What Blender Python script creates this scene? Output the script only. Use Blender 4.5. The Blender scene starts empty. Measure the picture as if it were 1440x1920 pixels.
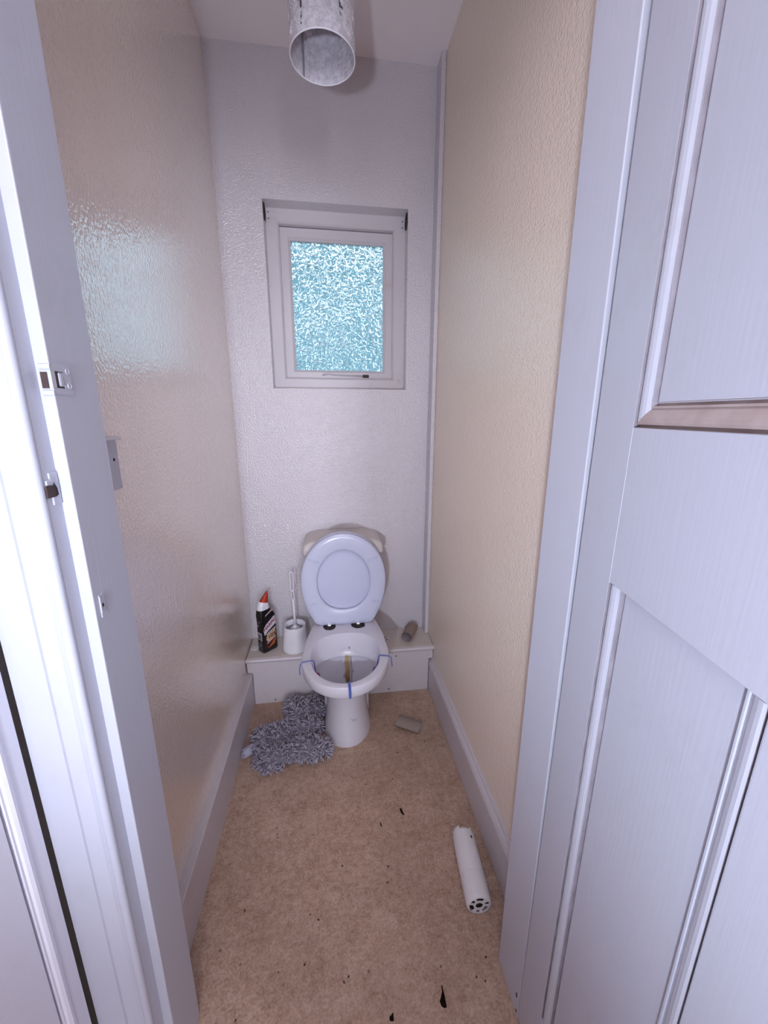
import bpy, bmesh, math, random
from mathutils import Vector, Matrix, noise
from math import sin, cos, pi, radians

C = bpy.context.scene
COL = C.collection
random.seed(7)

# ------------------------------------------------------------------ camera
cam_data = bpy.data.cameras.new('camera')
cam = bpy.data.objects.new('camera', cam_data)
COL.objects.link(cam)
YAW, PITCH, ROLL = 0.1345, 0.2367, -0.0026
fw = Vector((sin(YAW)*cos(PITCH), cos(YAW)*cos(PITCH), -sin(PITCH)))
rt = Vector((cos(YAW), -sin(YAW), 0))
up = rt.cross(fw)
rt2 = cos(ROLL)*rt - sin(ROLL)*up
up2 = sin(ROLL)*rt + cos(ROLL)*up
m = Matrix((rt2, up2, -fw)).transposed().to_4x4()
m.translation = (0.40, -1.75, 1.265)
cam.matrix_world = m
cam_data.sensor_fit = 'VERTICAL'
cam_data.sensor_height = 32.0
cam_data.lens = 727.75/1920*32.0
cam_data.clip_start = 0.01
C.camera = cam

# ------------------------------------------------------------------ world
W = bpy.data.worlds.new('sky')
C.world = W
W.use_nodes = True
nt = W.node_tree
nt.nodes.clear()
wo = nt.nodes.new('ShaderNodeOutputWorld')
wb = nt.nodes.new('ShaderNodeBackground')
wc = nt.nodes.new('ShaderNodeTexCoord')
wsx = nt.nodes.new('ShaderNodeSeparateXYZ')
wr = nt.nodes.new('ShaderNodeValToRGB')
wm = nt.nodes.new('ShaderNodeMapRange')
wm.inputs['From Min'].default_value = -0.25
wm.inputs['From Max'].default_value = 0.75
e = wr.color_ramp.elements
e[0].position = 0.0; e[0].color = (0.14, 0.20, 0.22, 1)
e[1].position = 1.0; e[1].color = (0.68, 0.84, 1.0, 1)
x = e.new(0.14); x.color = (0.14, 0.24, 0.28, 1)
x = e.new(0.32); x.color = (0.56, 0.75, 0.98, 1)
nt.links.new(wc.outputs['Generated'], wsx.inputs[0])
nt.links.new(wsx.outputs['Z'], wm.inputs['Value'])
nt.links.new(wm.outputs['Result'], wr.inputs[0])
nt.links.new(wr.outputs[0], wb.inputs[0])
wb.inputs[1].default_value = 1.85
nt.links.new(wb.outputs[0], wo.inputs[0])

# ------------------------------------------------------------------ lights
def lamp(name, kind, loc, power, color, rot=(0, 0, 0), **k):
    d = bpy.data.lights.new(name, kind)
    d.energy = power; d.color = color
    for a, b in k.items(): setattr(d, a, b)
    o = bpy.data.objects.new(name, d)
    o.location = loc; o.rotation_euler = rot
    COL.objects.link(o)
    return o
# small hand lamp held a little behind and below the viewer, hall daylight behind, added fill light above
def aim(loc, to): return (Vector(to)-Vector(loc)).to_track_quat('-Z', 'Y').to_euler()
HL = (0.155, -2.25, 0.995)
lamp('hand_lamp', 'SPOT', HL, 46, (0.76, 0.84, 1.0), aim(HL, (.80, 0, 1.35)), shadow_soft_size=0.03, spot_size=radians(96), spot_blend=1.0)
HW = (0.98, -5.3, 1.5)
lamp('hall_daylight', 'AREA', HW, 36, (0.84, 0.87, 1.0), aim(HW, (.40, -1.0, 1.4)), shape='RECTANGLE', size=0.40, size_y=1.9)
lamp('hall_fill', 'POINT', (.33, -2.15, 2.20), 17, (0.93, 0.92, 1.0), shadow_soft_size=0.30)  # unseen fill, added to brighten the door, floor and side walls

# ------------------------------------------------------------------ exposure
C.view_settings.view_transform = 'Standard'
C.view_settings.look = 'None'
C.view_settings.gamma = 1
C.view_settings.use_curve_mapping = False
C.view_settings.exposure = 0.43
C.cycles.use_denoising = True
C.cycles.max_bounces = 10
C.cycles.diffuse_bounces = 6
C.cycles.sample_clamp_indirect = 6

# ------------------------------------------------------------------ materials
class NT:
    def __init__(s, name):
        s.m = bpy.data.materials.new(name); s.m.use_nodes = True
        s.t = s.m.node_tree; s.b = s.t.nodes['Principled BSDF']
        s.co = s.n('ShaderNodeTexCoord').outputs['Object']
    def n(s, typ, **k):
        x = s.t.nodes.new(typ)
        for a, b in k.items(): setattr(x, a, b)
        return x
    def l(s, a, b): s.t.links.new(a, b)
    def map(s, scale=(1, 1, 1), loc=(0, 0, 0)):
        x = s.n('ShaderNodeMapping'); x.inputs['Scale'].default_value = scale; x.inputs['Location'].default_value = loc
        s.l(s.co, x.inputs[0]); return x.outputs[0]
    def noise(s, scale, detail=2, rough=.5, vec=None):
        x = s.n('ShaderNodeTexNoise'); x.inputs['Scale'].default_value = scale
        x.inputs['Detail'].default_value = detail; x.inputs['Roughness'].default_value = rough
        s.l(vec or s.co, x.inputs['Vector']); return x.outputs['Fac']
    def ramp(s, fac, stops):
        x = s.n('ShaderNodeValToRGB'); e = x.color_ramp.elements
        while len(e) < len(stops): e.new(.5)
        for q, (p, c) in zip(e, stops):
            q.position = p; q.color = (*c, 1) if len(c) == 3 else c
        s.l(fac, x.inputs[0]); return x.outputs[0]
    def mix(s, fac, a, b, mode='MIX'):
        x = s.n('ShaderNodeMix', data_type='RGBA', blend_type=mode)
        for i, v in ((0, fac), (6, a), (7, b)):
            if hasattr(v, 'links') or hasattr(v, 'is_linked'): s.l(v, x.inputs[i])
            elif i == 0: x.inputs[0].default_value = v
            else: x.inputs[i].default_value = (*v, 1)
        return x.outputs[2]
    def math(s, op, a, b=0.0, c=0.0):
        x = s.n('ShaderNodeMath', operation=op)
        for i, v in enumerate((a, b, c)):
            if hasattr(v, 'is_linked'): s.l(v, x.inputs[i])
            else: x.inputs[i].default_value = v
        return x.outputs[0]
    def bump(s, h, strength, dist=.002):
        x = s.n('ShaderNodeBump'); x.inputs['Strength'].default_value = strength; x.inputs['Distance'].default_value = dist
        s.l(h, x.inputs['Height']); s.l(x.outputs[0], s.b.inputs['Normal']); return x
    def set(s, col=None, rough=.5, **k):
        if col is not None:
            if hasattr(col, 'is_linked'): s.l(col, s.b.inputs['Base Color'])
            else: s.b.inputs['Base Color'].default_value = (*col, 1)
        if hasattr(rough, 'is_linked'): s.l(rough, s.b.inputs['Roughness'])
        else: s.b.inputs['Roughness'].default_value = rough
        for a, v in k.items(): s.b.inputs[a.replace('_', ' ')].default_value = v
        return s.m

def plain(name, col, rough=.5, var=.06, scale=40, bump=0, **k):
    s = NT(name)
    f = s.noise(scale, 3)
    d = tuple(max(0, c*(1-var)) for c in col); l = tuple(min(1, c*(1+var)) for c in col)
    c = s.ramp(f, [(.3, d), (.7, l)])
    if bump: s.bump(s.noise(scale*4, 2), bump, .001)
    return s.set(c, rough, **k)

def wall_paint(name, col, col2, bump, rough, scale=(1, 1, 1), spec=.5, ior=1.5, coat=0):
    s = NT(name)
    v = s.map(scale)
    n2 = s.noise(40, 1, .5, v); n3 = s.noise(1.6, 3)
    n1 = s.noise(165, 1, .5, v)
    h = s.math('ADD', n1, s.math('MULTIPLY', n2, .35))
    s.bump(h, bump, .0035)
    c = s.ramp(n3, [(.35, col), (.68, col2)])
    m = s.set(c, rough, IOR=ior)
    if coat: s.b.inputs['Coat Weight'].default_value = 1; s.b.inputs['Coat IOR'].default_value = coat; s.b.inputs['Coat Roughness'].default_value = .12
    if coat:
        b2 = s.n('ShaderNodeBump'); b2.inputs['Strength'].default_value = .28; b2.inputs['Distance'].default_value = .0035
        s.l(h, b2.inputs['Height']); s.l(b2.outputs[0], s.b.inputs['Coat Normal'])
    s.b.inputs['Specular IOR Level'].default_value = spec
    return m
M = {}
M['wall_cream_left'] = wall_paint('wall_cream_left', (.80, .65, .545), (.83, .69, .59), .5, .10, (1, 1, .8), .5, 2.0, 2.8)
M['wall_cream'] = wall_paint('wall_cream', (.81, .685, .575), (.84, .725, .62), .6, .22)
M['wall_white'] = wall_paint('wall_white', (.585, .55, .59), (.62, .585, .625), .9, .13, ior=1.65)
M['ceiling'] = wall_paint('ceiling', (.83, .77, .79), (.86, .80, .83), .05, .5)
M['hall_paint'] = wall_paint('hall_paint', (.68, .65, .63), (.70, .67, .65), .06, .5)

def gloss_paint(name, col, dirt, rough=.32):
    s = NT(name)
    n = s.noise(6, 4, .6); n2 = s.noise(55, 3)
    f = s.math('MULTIPLY', s.ramp(n, [(.55, (0, 0, 0)), (.85, (1, 1, 1))]), s.ramp(n2, [(.35, (0, 0, 0)), (.75, (1, 1, 1))]))
    c = s.mix(f, col, dirt)
    v = s.map((60, 60, 3))
    s.bump(s.noise(3, 2, .5, v), .10, .002)
    return s.set(c, rough)
M['white_gloss'] = gloss_paint('white_gloss', (.50, .51, .59), (.43, .42, .45))
M['window_paint'] = gloss_paint('window_paint', (.60, .56, .595), (.46, .37, .32), .3)
M['skirting_paint'] = gloss_paint('skirting_paint', (.57, .53, .56), (.45, .38, .36), .35)
M['ledge_top'] = gloss_paint('ledge_top', (.60, .53, .49), (.42, .33, .27), .4)

M['white_gloss_lit'] = gloss_paint('white_gloss_lit', (.74, .735, .82), (.6, .58, .62))  # paler white gloss; stronger light on the hall's left side is in its colour
def dirty_mould():
    # dust collects on ledges that face up
    s = NT('dusty_mould_paint')
    n = s.noise(30, 3)
    c = s.ramp(n, [(.3, (.34, .26, .24)), (.7, (.46, .38, .37))])
    return s.set(c, .5)
M['dusty_ledge'] = dirty_mould()
M['quirk_shade'] = plain('quirk_shade', (.25, .225, .26), .5, .2, 30)  # shade of the moulding grooves, painted in as a darker tone

def floor_mat():
    s = NT('vinyl_floor')
    a = s.noise(14, 4, .65); b = s.noise(60, 4, .7); c3 = s.noise(190, 2, .6); w = s.noise(2.2, 2)
    f = s.math('ADD', s.math('MULTIPLY', a, .24), s.math('ADD', s.math('MULTIPLY', b, .38), s.math('MULTIPLY', c3, .38)))
    c = s.ramp(f, [(.33, (.20, .115, .077)), (.44, (.37, .24, .175)), (.53, (.49, .34, .26)), (.66, (.62, .46, .365))])
    c = s.mix(s.ramp(w, [(.40, (0, 0, 0)), (.7, (.35, .35, .35))]), c, (.23, .135, .095))
    v = s.n('ShaderNodeTexVoronoi'); v.inputs['Scale'].default_value = 26; s.l(s.co, v.inputs['Vector'])
    sp = s.ramp(v.outputs['Distance'], [(.05, (1, 1, 1)), (.10, (0, 0, 0))])
    sel = s.ramp(s.noise(11, 1), [(.56, (0, 0, 0)), (.6, (.8, .8, .8))])
    c = s.mix(s.math('MULTIPLY', sp, sel), c, (.10, .055, .04))
    s.bump(c3, .08, .001)
    return s.set(c, .45)
M['floor'] = floor_mat()

def ceramic(name, col=(.78, .77, .82), rough=.12):
    s = NT(name)
    c = s.ramp(s.noise(5, 3), [(.3, tuple(x*.96 for x in col)), (.7, col)])
    return s.set(c, rough)
M['ceramic'] = ceramic('ceramic', (.62, .605, .665))
M['cistern'] = ceramic('cistern_ceramic', (.58, .53, .50), .25)
M['seat_plastic'] = ceramic('seat_plastic', (.55, .57, .72), .22)
M['lid_plastic'] = ceramic('lid_plastic', (.53, .55, .71), .25)

def bowl_mat():
    # limescale and rust trail down the back of the bowl (a real stain)
    s = NT('bowl_stained_ceramic')
    sx = s.n('ShaderNodeSeparateXYZ'); s.l(s.co, sx.inputs[0])
    wob = s.math('MULTIPLY', s.math('SUBTRACT', s.noise(28, 3), .5), .014)
    xx = s.math('ADD', s.math('SUBTRACT', sx.outputs['X'], .004), wob)
    d = s.math('ABSOLUTE', xx)
    streak = s.ramp(d, [(.0075, (1, 1, 1)), (.013, (0, 0, 0))])
    d2 = s.math('ABSOLUTE', s.math('ADD', xx, -.016))
    thin = s.ramp(d2, [(.0012, (1, 1, 1)), (.0035, (0, 0, 0))])
    low = s.math('MULTIPLY', s.ramp(sx.outputs['Z'], [(.336, (1, 1, 1)), (.344, (0, 0, 0))]), s.ramp(s.math('ADD', sx.outputs['Y'], 1.0), [(.74, (0, 0, 0)), (.76, (1, 1, 1))]))
    deep = s.ramp(sx.outputs['Z'], [(.23, (1, 1, 1)), (.29, (0, 0, 0))])
    col = s.mix(deep, (.47, .34, .19), (.20, .11, .035))
    c = s.mix(s.math('MULTIPLY', streak, low), (.60, .59, .66), col)
    c = s.mix(s.math('MULTIPLY', s.math('MULTIPLY', thin, low), .8), c, (.10, .07, .05))
    blot = s.ramp(s.noise(60, 3), [(.60, (0, 0, 0)), (.68, (1, 1, 1))])
    near = s.ramp(d, [(.02, (1, 1, 1)), (.05, (0, 0, 0))])
    c = s.mix(s.math('MULTIPLY', s.math('MULTIPLY', blot, near), s.math('MULTIPLY', low, .6)), c, (.22, .17, .15))
    return s.set(c, .15)
M['bowl'] = bowl_mat()

def glass_mat():
    s = NT('pebbled_glass')
    v = s.n('ShaderNodeTexVoronoi', feature='DISTANCE_TO_EDGE'); v.inputs['Scale'].default_value = 46
    wv = s.n('ShaderNodeVectorMath', operation='ADD')
    nn = s.n('ShaderNodeTexNoise'); nn.inputs['Scale'].default_value = 30; s.l(s.co, nn.inputs['Vector'])
    sc = s.n('ShaderNodeVectorMath', operation='SCALE'); sc.inputs['Scale'].default_value = .02
    s.l(nn.outputs['Color'], sc.inputs[0]); s.l(s.co, wv.inputs[0]); s.l(sc.outputs[0], wv.inputs[1])
    s.l(wv.outputs[0], v.inputs['Vector'])
    mr = s.n('ShaderNodeMapRange', interpolation_type='SMOOTHERSTEP'); mr.inputs['From Max'].default_value = .30; s.l(v.outputs['Distance'], mr.inputs['Value'])
    s.bump(s.math('ADD', mr.outputs[0], s.math('MULTIPLY', nn.outputs['Fac'], .8)), 1.0, .0036)
    return s.set((.93, 1.0, 1.0), .05, Transmission_Weight=1.0, IOR=1.5)
M['glass'] = glass_mat()

def shade_mat():
    s = NT('lace_shade_plastic')
    c = s.ramp(s.noise(70, 4, .6), [(.35, (.50, .47, .52)), (.65, (.74, .71, .78))])
    s.bump(s.noise(160, 3), .35, .002)
    return s.set(c, .45)
M['shade'] = shade_mat()

def cardboard(name, col):
    s = NT(name)
    f = s.noise(4, 3, .6, s.map((30, 30, 200)))
    c = s.ramp(f, [(.3, tuple(x*.85 for x in col)), (.7, col)])
    return s.set(c, .8)
M['cardboard'] = cardboard('cardboard', (.30, .225, .185))
M['cardboard_pale'] = cardboard('cardboard_pale', (.30, .24, .21))
M['tube_inside'] = cardboard('tube_inside', (.40, .33, .36))
M['mat_base'] = plain('mat_backing', (.17, .155, .195), .9, .12, 60)
M['mat_pile'] = plain('mat_pile', (.405, .375, .455), .9, .22, 60)
M['mat_flap'] = plain('mat_smooth_back', (.40, .395, .50), .8, .08, 40)
M['backdrop_face'] = plain('backdrop_blue_grey', (.20, .35, .385), .9, .15, 3)
M['backdrop_dark'] = plain('backdrop_dark', (.12, .15, .17), .8, .2, 8)
M['white_plastic'] = plain('white_plastic', (.72, .70, .73), .35, .04, 20)
M['brush_plastic'] = plain('brush_plastic', (.74, .735, .79), .28, .04, 20)
M['dark_hole'] = plain('dark_recess', (.02, .012, .01), .8)
M['brown_wood'] = plain('bare_brown_wood', (.05, .026, .024), .6, .2, 120)
M['residue'] = plain('black_residue', (.018, .012, .008), .7, .3, 200)
M['chrome'] = plain('chrome', (.80, .79, .80), .32, .03, 20, Metallic=1.0)
M['black_plastic'] = plain('black_bottle_plastic', (.004, .004, .005), .3)
M['red_plastic'] = plain('red_nozzle_plastic', (.40, .035, .012), .4)
M['blue_wire'] = plain('blue_wire_plastic', (.06, .10, .36), .35)
M['magenta_block'] = plain('magenta_block', (.26, .03, .10), .5)
M['blue_block'] = plain('greyblue_block', (.10, .11, .24), .5)
M['ink_red'] = plain('ink_red', (.22, .012, .03), .5)
M['ink_darkred'] = plain('ink_darkred', (.11, .008, .006), .5)
M['ink_white'] = plain('ink_white', (.62, .56, .62), .5)
M['ink_cream'] = plain('ink_cream', (.55, .40, .24), .5)
M['ink_grey'] = plain('ink_grey', (.30, .27, .31), .5)
M['ink_pink'] = plain('ink_pink', (.50, .33, .37), .5)
M['ink_orange'] = plain('ink_orange', (.42, .10, .025), .5)
M['ink_maroon'] = plain('ink_maroon', (.045, .006, .008), .5)
M['ink_black'] = plain('ink_black', (.02, .02, .03), .5)
M['leaf'] = plain('dry_black_flake', (.008, .004, .003), .95)
M['leaf'].node_tree.nodes['Principled BSDF'].inputs['Specular IOR Level'].default_value = .1
M['straw'] = plain('pale_straw', (.45, .33, .26), .7)
M['grit'] = plain('dark_grit', (.05, .025, .02), .8)
M['water'] = plain('bowl_water', (.20, .17, .14), .03)

# ------------------------------------------------------------------ mesh helpers
def obj(name, bm, mat, parent=None, smooth=False, local=False, kind=None, angle=None):
    if parent is not None and not local:
        r = parent
        while r.parent: r = r.parent
        bmesh.ops.translate(bm, verts=bm.verts, vec=-r.location)
    bmesh.ops.recalc_face_normals(bm, faces=bm.faces)
    me = bpy.data.meshes.new(name)
    bm.to_mesh(me); bm.free()
    if smooth:
        me.polygons.foreach_set('use_smooth', [True]*len(me.polygons))
        if angle: me.set_sharp_from_angle(angle=radians(angle))
    for mm in (mat if isinstance(mat, (list, tuple)) else [mat]): me.materials.append(M[mm])
    o = bpy.data.objects.new(name, me)
    COL.objects.link(o)
    if parent is not None: o.parent = parent
    if kind: o['kind'] = kind
    return o
def empty(name, loc, kind=None):
    o = bpy.data.objects.new(name, None); o.empty_display_size = .05
    o.location = loc; COL.objects.link(o)
    if kind: o['kind'] = kind
    return o
def thing(name, label, cat, loc, group=None):
    return tag(empty(name, loc), label, cat, group)
def tag(o, label, cat, group=None):
    o['label'] = label; o['category'] = cat
    if group: o['group'] = group
    return o
def B(): return bmesh.new()
def box(bm, x0, y0, z0, x1, y1, z1, bev=0, seg=1, rot=None):
    r = bmesh.ops.create_cube(bm, size=1)
    vs = r['verts']
    for v in vs:
        v.co = Vector(((x0+x1)/2+v.co.x*(x1-x0), (y0+y1)/2+v.co.y*(y1-y0), (z0+z1)/2+v.co.z*(z1-z0)))
    if bev:
        es = list({e for v in vs for e in v.link_edges})
        bmesh.ops.bevel(bm, geom=es, offset=bev, segments=seg, affect='EDGES', profile=.5)
    return bm
def prism(bm, poly, z0, z1, axis='z'):
    f = {'z': lambda p, z: (p[0], p[1], z), 'y': lambda p, z: (p[0], z, p[1]), 'x': lambda p, z: (z, p[0], p[1])}[axis]
    a = [bm.verts.new(f(p, z0)) for p in poly]; b = [bm.verts.new(f(p, z1)) for p in poly]
    n = len(poly)
    bm.faces.new(a[::-1]); bm.faces.new(b)
    for i in range(n): bm.faces.new((a[i], a[(i+1) % n], b[(i+1) % n], b[i]))
    return bm
def loft(bm, loops, cap0=True, cap1=True):
    rows = [[bm.verts.new(p) for p in l] for l in loops]
    n = len(rows[0])
    for a, b in zip(rows, rows[1:]):
        for i in range(n):
            j = (i+1) % n
            bm.faces.new((a[i], a[j], b[j], b[i]))
    if cap0: bm.faces.new(rows[0][::-1])
    if cap1: bm.faces.new(rows[-1])
    return rows
def tube(bm, pts, r, n=8, closed=False, caps=True):
    pts = [Vector(p) for p in pts]
    loops = []
    N = len(pts)
    ref = None
    for i, p in enumerate(pts):
        a = pts[i-1] if (i > 0 or closed) else p
        b = pts[(i+1) % N] if (i < N-1 or closed) else p
        d = (b-a).normalized()
        if ref is None:
            ref = Vector((0, 0, 1)) if abs(d.z) < .9 else Vector((1, 0, 0))
        u = (ref - d*ref.dot(d)).normalized(); w = d.cross(u); ref = u
        rr = r[i] if isinstance(r, (list, tuple)) else r
        loops.append([p+u*(cos(2*pi*k/n)*rr)+w*(sin(2*pi*k/n)*rr) for k in range(n)])
    if closed: loops.append(loops[0]); caps = False
    loft(bm, loops, caps, caps)
    if closed: bmesh.ops.remove_doubles(bm, verts=bm.verts, dist=1e-6)
    return bm
def lathe(bm, prof, c, n=32, cap0=True, cap1=True):
    return loft(bm, [[Vector((c[0]+r*cos(2*pi*k/n), c[1]+r*sin(2*pi*k/n), c[2]+z)) for k in range(n)] for r, z in prof], cap0, cap1)
def xf(bm, mat): bmesh.ops.transform(bm, matrix=mat, verts=bm.verts); return bm
def grid_wall(name, mat, P, U, V, nu, nv, holes=()):
    """flat wall from P along U and V, with rectangular holes given in u,v metres"""
    bm = B()
    us = sorted({0, U.length, *[h[i] for h in holes for i in (0, 1)]}); vs = sorted({0, V.length, *[h[i] for h in holes for i in (2, 3)]})
    uu, vv = U.normalized(), V.normalized()
    g = {}
    def vt(a, b):
        if (a, b) not in g: g[(a, b)] = bm.verts.new(P+uu*a+vv*b)
        return g[(a, b)]
    for a0, a1 in zip(us, us[1:]):
        for b0, b1 in zip(vs, vs[1:]):
            if any(h[0] <= a0 and a1 <= h[1] and h[2] <= b0 and b1 <= h[3] for h in holes): continue
            bm.faces.new((vt(a0, b0), vt(a1, b0), vt(a1, b1), vt(a0, b1)))
    nrm = uu.cross(vv)
    ext = bmesh.ops.extrude_face_region(bm, geom=list(bm.faces))
    bmesh.ops.translate(bm, verts=[v for v in ext['geom'] if isinstance(v, bmesh.types.BMVert)], vec=nrm)
    return bm, nrm
def slab_wall(name, mat, P, U, V, thick, holes=()):
    bm, n = grid_wall(name, mat, Vector(P), Vector(U), Vector(V), 1, 1, holes)
    for v in bm.verts:
        d = (v.co-Vector(P)).dot(n)
        if d > .5: v.co = v.co - n*(1-thick)
    return obj(name, bm, mat, kind='structure')

# ------------------------------------------------------------------ setting
WID, H = .85, 2.5385
YF = -1.137          # inner face of the front wall
slab_wall('floor', 'floor', (-.25, .02, 0), (0, -5.7, 0), (1.75, 0, 0), -.08)
for o in [bpy.data.objects['floor']]: pass
slab_wall('ceiling', 'ceiling', (-.25, .02, H), (1.75, 0, 0), (0, -5.7, 0), -.08)
slab_wall('wall_left', 'wall_cream_left', (0, 0, 0), (0, YF, 0), (0, 0, H), .0445)
slab_wall('wall_right', 'wall_cream', (WID, YF, 0), (0, -YF, 0), (0, 0, H), .10)
WX0, WX1, WZ0, WZ1 = .168, .731, 1.387, 2.072
slab_wall('wall_back', 'wall_white', (-.1, 0, 0), (1.06, 0, 0), (0, 0, H), -.16, [(WX0+.1, WX1+.1, WZ0, WZ1)])
slab_wall('wall_front', 'hall_paint', (.0, -1.245, 0), (1.2, 0, 0), (0, 0, H), -.108, [(.035, .79, 0, 2.14)])
slab_wall('wall_hall_left', 'hall_paint', (-.045, -1.10, 0), (0, -4.45, 0), (0, 0, H), .1)
slab_wall('wall_hall_right', 'hall_paint', (1.2, -5.5, 0), (0, 4.3, 0), (0, 0, H), .1)
slab_wall('wall_hall_back', 'hall_paint', (1.3, -5.5, 0), (-1.45, 0, 0), (0, 0, H), -.1)

# skirting boards
bm = B(); prism(bm, [(0, 0), (.024, 0), (.024, .1535), (.0215, .156), (0, .156)], -.002, YF, 'y')
obj('baseboard_left', bm, 'skirting_paint', kind='structure')
bm = B(); prism(bm, [(WID, .003), (WID-.021, .003), (WID-.021, .138), (WID-.0195, .140), (WID-.0195, .143), (WID-.0145, .150), (WID-.0085, .153), (WID-.0085, .158), (WID-.005, .162), (WID, .162)], -.002, YF, 'y')
obj('baseboard_right', bm, 'skirting_paint', kind='structure')

# pipe casing in the right back corner
bm = B(); box(bm, WID-.0175, -.068, .2315, WID, 0, H, .004, 2)
obj('trim_1', bm, 'wall_white', kind='structure')

# boxed ledge behind the pan
ledge = thing('boxed_ledge', 'low white boxed ledge along the back wall behind the toilet', 'ledge', (.425, -.09, 0))
LZ, LY = .2315, -.174
bm = B(); box(bm, .002, LY+.004, LZ-.018, WID-.002, -.002, LZ, .001)
obj('top_board', bm, 'ledge_top', ledge)
bm = B(); prism(bm, [(.026, 0), (WID-.024, 0), (WID-.023, .165), (WID-.003, .168), (WID-.004, LZ-.02), (.003, LZ-.02), (.004, .163), (.0255, .160)], LY, LY+.016, 'y')
obj('front_board', bm, 'skirting_paint', ledge)
bm = B(); tube(bm, [(.001, LY-.001, LZ-.010), (WID, LY-.001, LZ-.010)], .0095, 10)
obj('nosing', bm, 'skirting_paint', ledge, smooth=True, angle=50)
for nx, nz in ((.115, .014), (.638, .016), (.672, .190)):
    bm = B(); lathe(bm, [(.0035, 0), (.003, .0008)], (0, 0, 0), 10); xf(bm, Matrix.Translation((nx, LY, nz)) @ Matrix.Rotation(radians(90), 4, 'X'))
    obj('nail_hole', bm, 'dark_hole', ledge)

# ------------------------------------------------------------------ window
win = empty('window_1', (.45, .065, WZ0), 'structure')
def frame(x0, x1, z0, z1, w, y0, y1, name, mat, parent, bev=.003, wb=None):
    wb = wb or w
    bm = B()
    o = [(x0, z0), (x1, z0), (x1, z1), (x0, z1)]; i = [(x0+w, z0+wb), (x1-w, z0+wb), (x1-w, z1-w), (x0+w, z1-w)]
    i2 = [(x0+w-bev, z0+wb-bev), (x1-w+bev, z0+wb-bev), (x1-w+bev, z1-w+bev), (x0+w-bev, z1-w+bev)]
    L = lambda p, y: [Vector((a, y, b)) for a, b in p]
    rows = loft(bm, [L(o, y1), L(o, y0), L(i2, y0), L(i, y0+bev), L(i, y1)], False, False)
    for k in range(4):
        j = (k+1) % 4
        bm.faces.new((rows[-1][k], rows[-1][j], rows[0][j], rows[0][k]))
    return obj(name, bm, mat, parent)
frame(WX0-.002, WX1+.002, WZ0-.002, WZ1+.002, .0515, .064, .16, 'window_frame', 'window_paint', win, .006)
frame(.2165, .6860, 1.4365, 2.0195, .036, .094, .135, 'casement', 'window_paint', win, .004, .031)
frame(.2515, .6500, 1.4665, 1.9835, .0065, .100, .118, 'glazing_bead', 'window_paint', win, .005)
bm = B(); box(bm, .254, .112, 1.469, .6475, .117, 1.981)
obj('pane', bm, 'glass', win)
# casement stay along the bottom rail
bm = B(); tube(bm, [(.372, .092, 1.452), (.385, .088, 1.456), (.402, .087, 1.459), (.42, .089, 1.454), (.55, .090, 1.450)], [.004, .0045, .0045, .0035, .003], 8)
st = obj('window_stay', bm, 'window_paint', win, smooth=True)
bm = B(); box(bm, .55, .086, 1.443, .578, .094, 1.455, .002); box(bm, .556, .082, 1.446, .562, .087, 1.452); box(bm, .568, .082, 1.446, .574, .087, 1.452)
obj('stay_pin', bm, 'brown_wood', st)
# roller blind brackets
def bracket(xw, s, label, zc):
    t = thing('blind_bracket', label, 'bracket', (xw, .04, zc))
    bm = B(); box(bm, min(xw+s*.0065, xw+s*.0195), .062, zc-.024, max(xw+s*.0065, xw+s*.0195), .0645, zc+.024, .0008)
    obj('plate', bm, 'window_paint', t)
    for dz in (-.012, .010):
        bm = B(); lathe(bm, [(.0027, 0), (.0022, .0012)], (0, 0, 0), 10); xf(bm, Matrix.Translation((xw+s*.0125, .0622, zc+dz)) @ Matrix.Rotation(radians(90), 4, 'X'))
        obj('screw', bm, 'residue', t)
    # cup pressed against the reveal, seen as a dark crescent
    bm = B(); prism(bm, [(.012+.024+.024*cos(a), zc+.031*sin(a)) for a in [2*pi*k/24 for k in range(24)]], xw-s*.001, xw+s*.003, 'x')
    obj('cup', bm, 'dark_hole', t)
    bm = B(); tube(bm, [(xw+s*.004, .018+.022+.0215*cos(a), zc+.029*sin(a)) for a in [pi*k/12-pi/2 for k in range(13)]], .0018, 6)
    obj('cup_rim', bm, 'window_paint', t, smooth=True)
bracket(WX0, 1, 'white painted blind bracket in the top left corner of the window recess', 2.046)
bracket(WX1, -1, 'white painted blind bracket in the top right corner of the window recess', 2.044)

# unseen gable-shaped backdrop added beyond the pane to darken its cell centres
backdrop = empty('pane_backdrop', (.5, 5.2, -1), 'structure')
bm = B(); prism(bm, [(-1.0, -1), (2.0, -1), (2.0, 3.2), (.5, 4.1), (-1.0, 3.2)], 4.4, 7.4, 'y'); obj('backdrop_block', bm, 'backdrop_face', backdrop)
for sx in (-1, 1):
    bm = B(); prism(bm, [(.5, 4.11), (.5+sx*1.75, 3.06), (.5+sx*1.75, 3.18), (.5, 4.23)], 4.25, 7.5, 'y'); obj('backdrop_slope', bm, 'backdrop_dark', backdrop)

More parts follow.
